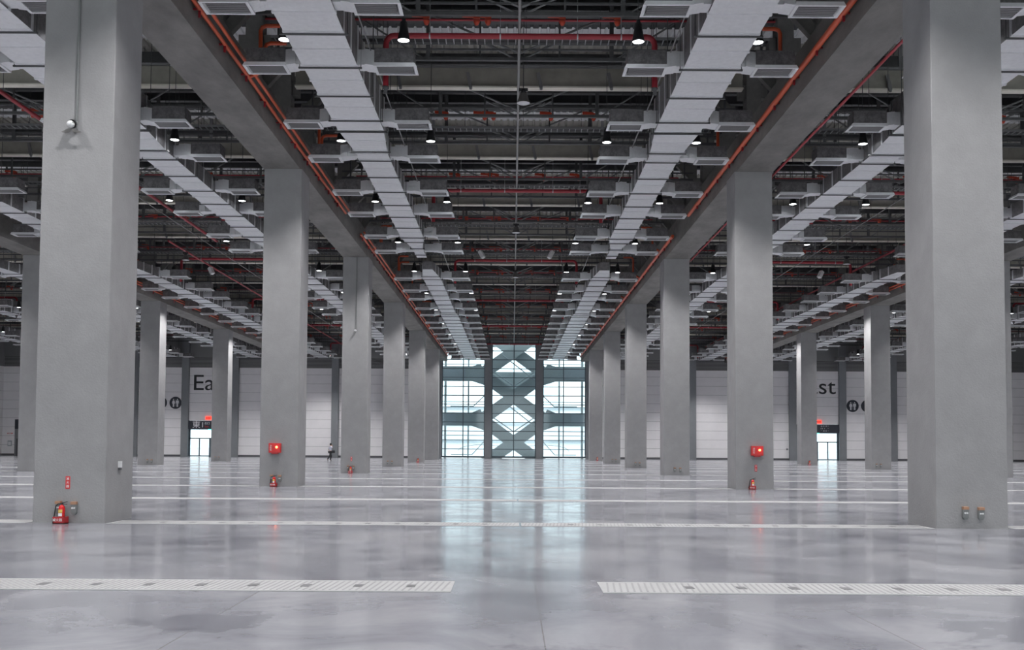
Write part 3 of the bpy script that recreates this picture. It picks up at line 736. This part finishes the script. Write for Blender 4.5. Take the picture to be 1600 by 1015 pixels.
def extinguisher(x, k, label, stand=True, hgt=.46):
    r = thing('fire_extinguisher', label, 'fire extinguisher', (x, FY(k) - .13, 0), 0, 'fire extinguishers at the columns')
    b = MB(); b.lathe([(0, .02), (.055, .02), (.06, .04), (.06, .30), (.052, .335), (.03, .355), (.018, .365), (.018, .385), (0, .385)], .02, 0, 0, 20); cy = b.build('cylinder', m_redp, r)
    b = MB(); b.box(-.0, .04, -.02, .02, .375, .40); b.bar((.02, 0, .40), (.13, 0, .43), .025, .015); b.bar((.02, 0, .385), (.12, 0, .38), .025, .012); b.build('valve_handle', m_black, r)
    b = MB(); b.path([(0, 0, .39), (-.05, -.01, .385), (-.085, -.02, .35), (-.10, -.02, .28), (-.11, -.02, .20), (-.125, -.02, .12), (-.14, -.02, .06)], .012, 8); b.build('hose', m_hose, r)
    b = MB(); b.box(-.02, .055, -.066, -.055, .215, .275); b.build('label', m_yel, cy)
    b = MB(); b.box(-.02, .05, -.066, -.055, .145, .205); b.build('paper_label', m_white, cy)
    b = MB(); b.box(-.12, .11, -.09, -.072, 0, .135); b.box(.10, .12, -.09, .09, 0, .135); b.box(-.12, -.1, -.09, .09, 0, .10); b.box(-.12, .12, -.09, .09, 0, .015); st = b.build('stand', m_redd, r)
    text_mesh('lettering', '滅火器', .065, m_white, (-.025, -.093, .07), st, ext=.001)
    return r
def ext_sign(x, k, z, label):
    r = thing('extinguisher_sign', label, 'sign', (x, FY(k), z), 0, 'red upright extinguisher signs')
    b = MB(); b.box(-.045, .045, -.006, 0, -.125, .125); b.build('sign_plate', m_redp, r)
    for i, ch in enumerate('滅火器'): text_mesh('lettering', ch, .062, m_white, (0, -.009, .075 - i * .075), r, ext=.001)
extinguisher(-9.1, 0, 'red fire extinguisher in a red stand at the foot of the nearest left column'); ext_sign(-9.03, 0, .8, 'small upright red sign on the nearest left column above the extinguisher')
extinguisher(-9.15, 1, 'red fire extinguisher below the hydrant box on the left column')
extinguisher(8.88, 1, 'red fire extinguisher with pale label below the hydrant box on the right column'); ext_sign(9.05, 1, .8, 'small upright red sign under the right hydrant box')
extinguisher(-9.15, 2, 'red fire extinguisher at the foot of the third column left of the aisle'); ext_sign(-9.12, 2, .8, 'small upright red sign on the third column left of the aisle')
extinguisher(-8.78, 4, 'tiny red extinguisher at the fifth column left of the aisle'); extinguisher(9.11, 5, 'tiny red extinguisher at the last column right of the aisle')
extinguisher(26.96, 4, 'tiny red extinguisher at the fifth column of the outer right row')
extinguisher(-27.3, 5, 'tiny red extinguisher at the last column of the outer left row')
def hydrant(x, k, label):
    r = thing('hydrant_box', label, 'hydrant box', (x, FY(k), 1.27), 0, 'red hydrant boxes')
    b = MB(); b.box(-.22, .22, -.15, 0, 0, .36); b.build('cabinet', m_redp, r)
    b = MB(); b.box(-.205, .205, -.158, -.15, .02, .34); dr = b.build('door', m_redp, r)
    b = MB(); b.lathe([(0, .05), (.035, .04), (.045, 0)], 0, 0, 0, 14); o = b.build('warning_light', m_bulb, dr, (.08, -.158, .21)); o.rotation_euler = (PI / 2, 0, 0)
    text_mesh('lettering', '消\n防\n栓', .075, m_white, (-.14, -.162, .18), dr, ext=.001)
    b = MB(); b.tube((-.03, -.158, .21), (-.03, -.166, .21), .035, 14); b.build('alarm_button', m_redd, dr)
    b = MB(); b.box(-.12, .12, -.12, 0, -.05, 0); b.build('pipe_cover', m_redd, r)
hydrant(-9.13, 1, 'red hydrant box with glowing orange lamp on the second column left of the aisle')
hydrant(9.08, 1, 'red hydrant box with glowing orange lamp on the second column right of the aisle')
# spotlight and conduit on the nearest left column
r = thing('wall_spotlight', 'white round spotlight below a conduit high on the nearest left column', 'spotlight', (-9.08, FY(0), 8.0))
b = MB(); b.lathe([(0, .10), (.05, .09), (.075, .03), (.075, -.02), (0, -.03)], 0, 0, 0, 18); o = b.build('lamp_head', m_wpl, r, (-.02, -.12, .0)); o.rotation_euler = (1.9, .3, .3)
b = MB(); b.lathe([(.077, .03), (.088, .0), (.088, -.06), (.05, -.08), (0, -.08)], 0, 0, 0, 18); o = b.build('lamp_rim', m_black, r, (-.005, -.105, .015)); o.rotation_euler = (1.9, .3, .3)
for s in (-1, 1):
    b = MB(); b.prism([(0, -.10), (s * .06, -.09), (s * .2, -.16), (s * .12, -.18), (s * .03, -.16)], -.14, -.12); b.build('fin', m_post, r)
b = MB(); b.tube((.03, -.05, -.12), (.03, 0, -.12), .02); b.box(-.01, .07, -.05, 0, -.12, .06); b.build('bracket', m_box, r)
r = thing('conduit', 'thin grey conduit running down the nearest left column to the spotlight', 'conduit', (-9.02, FY(0), 8.05)); b = MB(); b.tube((0, -.03, 0), (0, -.03, ZB - 8.05), .022); b.build('tube', m_box, r)
r = thing('conduit', 'thin conduit on the third column left of the aisle', 'conduit', (-8.95, FY(2), 8.0)); b = MB(); b.tube((0, -.03, 0), (0, -.03, ZB - 8.0), .02); b.build('tube', m_box, r)
r = thing('wall_spotlight', 'small white spotlight on the third column left of the aisle', 'spotlight', (-8.98, FY(2), 7.94)); b = MB(); b.lathe([(0, .08), (.06, .07), (.08, 0), (0, -.03)], 0, -.1, 0, 14); b.build('lamp_head', m_wpl, r); b = MB(); b.box(-.02, .02, -.1, 0, -.02, .02); b.build('bracket', m_box, r)
r = thing('wall_switch', 'small white upright switch box on the side of the nearest left column', 'switch box', (-9 + CW / 2, C0 - .05, 1.15)); b = MB(); b.box(0, .05, -.05, .05, -.06, .07); b.build('casing', m_wpl, r); b = MB(); b.box(0, .045, -.04, .04, -.11, -.06); b.build('base', m_base, r)

# ------------------------------------------------------------------ trench covers
def trench(x0, x1, y, label, detail):
    r = thing('trench_cover', label, 'trench cover', ((x0 + x1) / 2, y, 0), 0, 'pale trench cover strips'); h = (x1 - x0) / 2
    b = MB(); b.box(-h, h, 0, .84, 0, .006); b.build('cover_plate', m_trench, r)
    if detail:
        b = MB(); x = -h + .06
        while x < h - .1: b.bar((x, .07, .0065), (x + .05, .77, .0065), .022, .003); x += .072
        b.build('slot_pattern', m_trbar, r)
        x = -h + .95; j = 0
        while x < h - .2 and j < 60:
            q = MB(); q.box(x, x + .10, .32, .50, .006, .010); q.build('lifting_plate', m_plate, r); x += .59; j += 1
        b = MB(); b.box(-h, h, -.03, 0, 0, .004); b.box(-h, h, .84, .87, 0, .004); b.build('edge_trim', m_box, r)
    return r
for j in range(12):
    y = 11.0 + 9 * j
    if y > WY - 5: break
    segs = [(.83, 63.5)] if j == 0 else ([(.02, 8.2), (9.8, 26.2), (27.8, 63.5)] if j % 2 == 1 else [(.02, 63.5)])
    for sg in (-1, 1):
        for q, (a, c) in enumerate(segs):
            if j == 0: c = 20
            lo, hi = sorted((sg * a, sg * c))
            part = '' if len(segs) == 1 else (', between the inner columns' if q == 0 else ', between inner and outer columns' if q == 1 else ', beyond the outer columns')
            trench(lo, hi, y, '%s pale trench cover strip, %s half%s' % (ORD[j] if j else 'nearest', SIDE[sg], part), j < 2 and q == 0)

# ------------------------------------------------------------------ person
def skinmesh(name, pts, edges, m, parent, sub=2):
    me = bpy.data.meshes.new(name); me.from_pydata([p[:3] for p in pts], edges, []); o = bpy.data.objects.new(name, me); COL.objects.link(o)
    s = o.modifiers.new('skin', 'SKIN'); s.use_smooth_shade = True
    for i, p in enumerate(pts):
        rr = p[3] if isinstance(p[3], tuple) else (p[3], p[3]); me.skin_vertices[0].data[i].radius = rr; me.skin_vertices[0].data[i].use_root = (i == 0)
    ss = o.modifiers.new('sub', 'SUBSURF'); ss.levels = ss.render_levels = sub
    me.materials.append(m); o.parent = parent; return o
pr = thing('person', 'person in pale shirt and dark trousers walking away past the third left column', 'person', (-17.75, 97.4, 0), -1.0)
# joints: walking away (+y), right arm raised to the ear
P = dict(pel=(0, 0, .93, (.14, .10)), waist=(0, .01, 1.08, (.13, .09)), chest=(0, .02, 1.30, (.16, .11)), neck=(0, .03, 1.47, .055), head=(0, .05, 1.58, (.075, .09)), top=(0, .05, 1.68, (.06, .07)),
         shl=(-.18, .02, 1.40, .06), ell=(-.25, -.06, 1.13, .043), wrl=(-.26, .02, .90, .03), shr=(.18, .02, 1.40, .06), elr=(.36, .03, 1.22, .043), wrr=(.20, .10, 1.46, .03),
         hpl=(-.09, 0, .88, .09), knl=(-.12, .16, .50, .06), anl=(-.12, .06, .09, .04), tol=(-.12, .22, .03, .035), hpr=(.09, 0, .88, .09), knr=(.10, -.06, .49, .06), anr=(.11, -.34, .16, .04), tor=(.11, -.24, .04, .035))
def sk(name, keys, eds, m, grow=0, sub=2):
    pts = []
    for k in keys:
        x, y, z, r_ = P[k]; r_ = tuple(q + grow for q in r_) if isinstance(r_, tuple) else r_ + grow; pts.append((x, y, z, r_))
    return skinmesh(name, pts, [(keys.index(a), keys.index(c)) for a, c in eds], m, pr, sub)
sk('body', ['pel', 'waist', 'chest', 'neck', 'head', 'top', 'shl', 'ell', 'wrl', 'shr', 'elr', 'wrr', 'hpl', 'knl', 'anl', 'tol', 'hpr', 'knr', 'anr', 'tor'],
   [('pel', 'waist'), ('waist', 'chest'), ('chest', 'neck'), ('neck', 'head'), ('head', 'top'), ('chest', 'shl'), ('shl', 'ell'), ('ell', 'wrl'), ('chest', 'shr'), ('shr', 'elr'), ('elr', 'wrr'), ('pel', 'hpl'), ('hpl', 'knl'), ('knl', 'anl'), ('anl', 'tol'), ('pel', 'hpr'), ('hpr', 'knr'), ('knr', 'anr'), ('anr', 'tor')], m_skin)
sk('shirt', ['pel', 'waist', 'chest', 'shl', 'ell', 'shr', 'elr'], [('pel', 'waist'), ('waist', 'chest'), ('chest', 'shl'), ('shl', 'ell'), ('chest', 'shr'), ('shr', 'elr')], m_shirt, .022)
sk('trousers', ['pel', 'hpl', 'knl', 'anl', 'hpr', 'knr', 'anr'], [('pel', 'hpl'), ('hpl', 'knl'), ('knl', 'anl'), ('pel', 'hpr'), ('hpr', 'knr'), ('knr', 'anr')], m_trou, .03)
for a, c in (('anl', 'tol'), ('anr', 'tor')): sk('shoe', [a, c], [(a, c)], m_black, .014, 1)
b = MB(); b.lathe([(0, .115), (.05, .105), (.085, .06), (.098, 0), (.09, -.06), (.07, -.09)], 0, .035, 1.63, 16); b.build('hair', m_hair, pr)
def hand(name, base, d, up):
    d = Vector(d).normalized(); u = Vector(up).normalized(); s = d.cross(u).normalized(); b0 = Vector(base)
    pts = [(*b0, .025), (*(b0 + d * .07), (.04, .018))]; eds = [(0, 1)]
    for i, (o_, L) in enumerate(((-.03, .06), (-.01, .072), (.01, .068), (.03, .052))):
        n = len(pts); q = b0 + d * .085 + s * o_; pts += [(*q, .010), (*(q + d * L * .6 + u * .01), .009), (*(q + d * L * .85 + u * .035), .008)]; eds += [(1, n), (n, n + 1), (n + 1, n + 2)]
    n = len(pts); q = b0 + d * .03 - s * .035; pts += [(*q, .011), (*(q + d * .04 - s * .02 + u * .015), .009)]; eds += [(0, n), (n, n + 1)]
    skinmesh(name, pts, eds, m_skin, pr, 1)
hand('hand', P['wrl'][:3], (0, .1, -1), (1, 0, 0)); hand('hand', P['wrr'][:3], (-.5, .1, .8), (-.8, 0, -.3))
bg_ = thing('shoulder_bag', 'small dark bag hanging at the right hip of the walking person', 'bag', (-17.75 + .33, 97.3, .78))
b = MB(); b.prism([(-.13, 0), (.13, 0), (.15, .2), (.09, .25), (-.09, .25), (-.15, .2)], -.05, .05); b.build('pouch', m_trou, bg_)
b = MB(); b.path([(-.12, 0, .2), (-.16, -.02, .4), (-.2, -.03, .6), (-.16, 0, .64), (-.08, .02, .45), (.1, 0, .22)], .012, 6); b.build('strap', m_black, bg_)
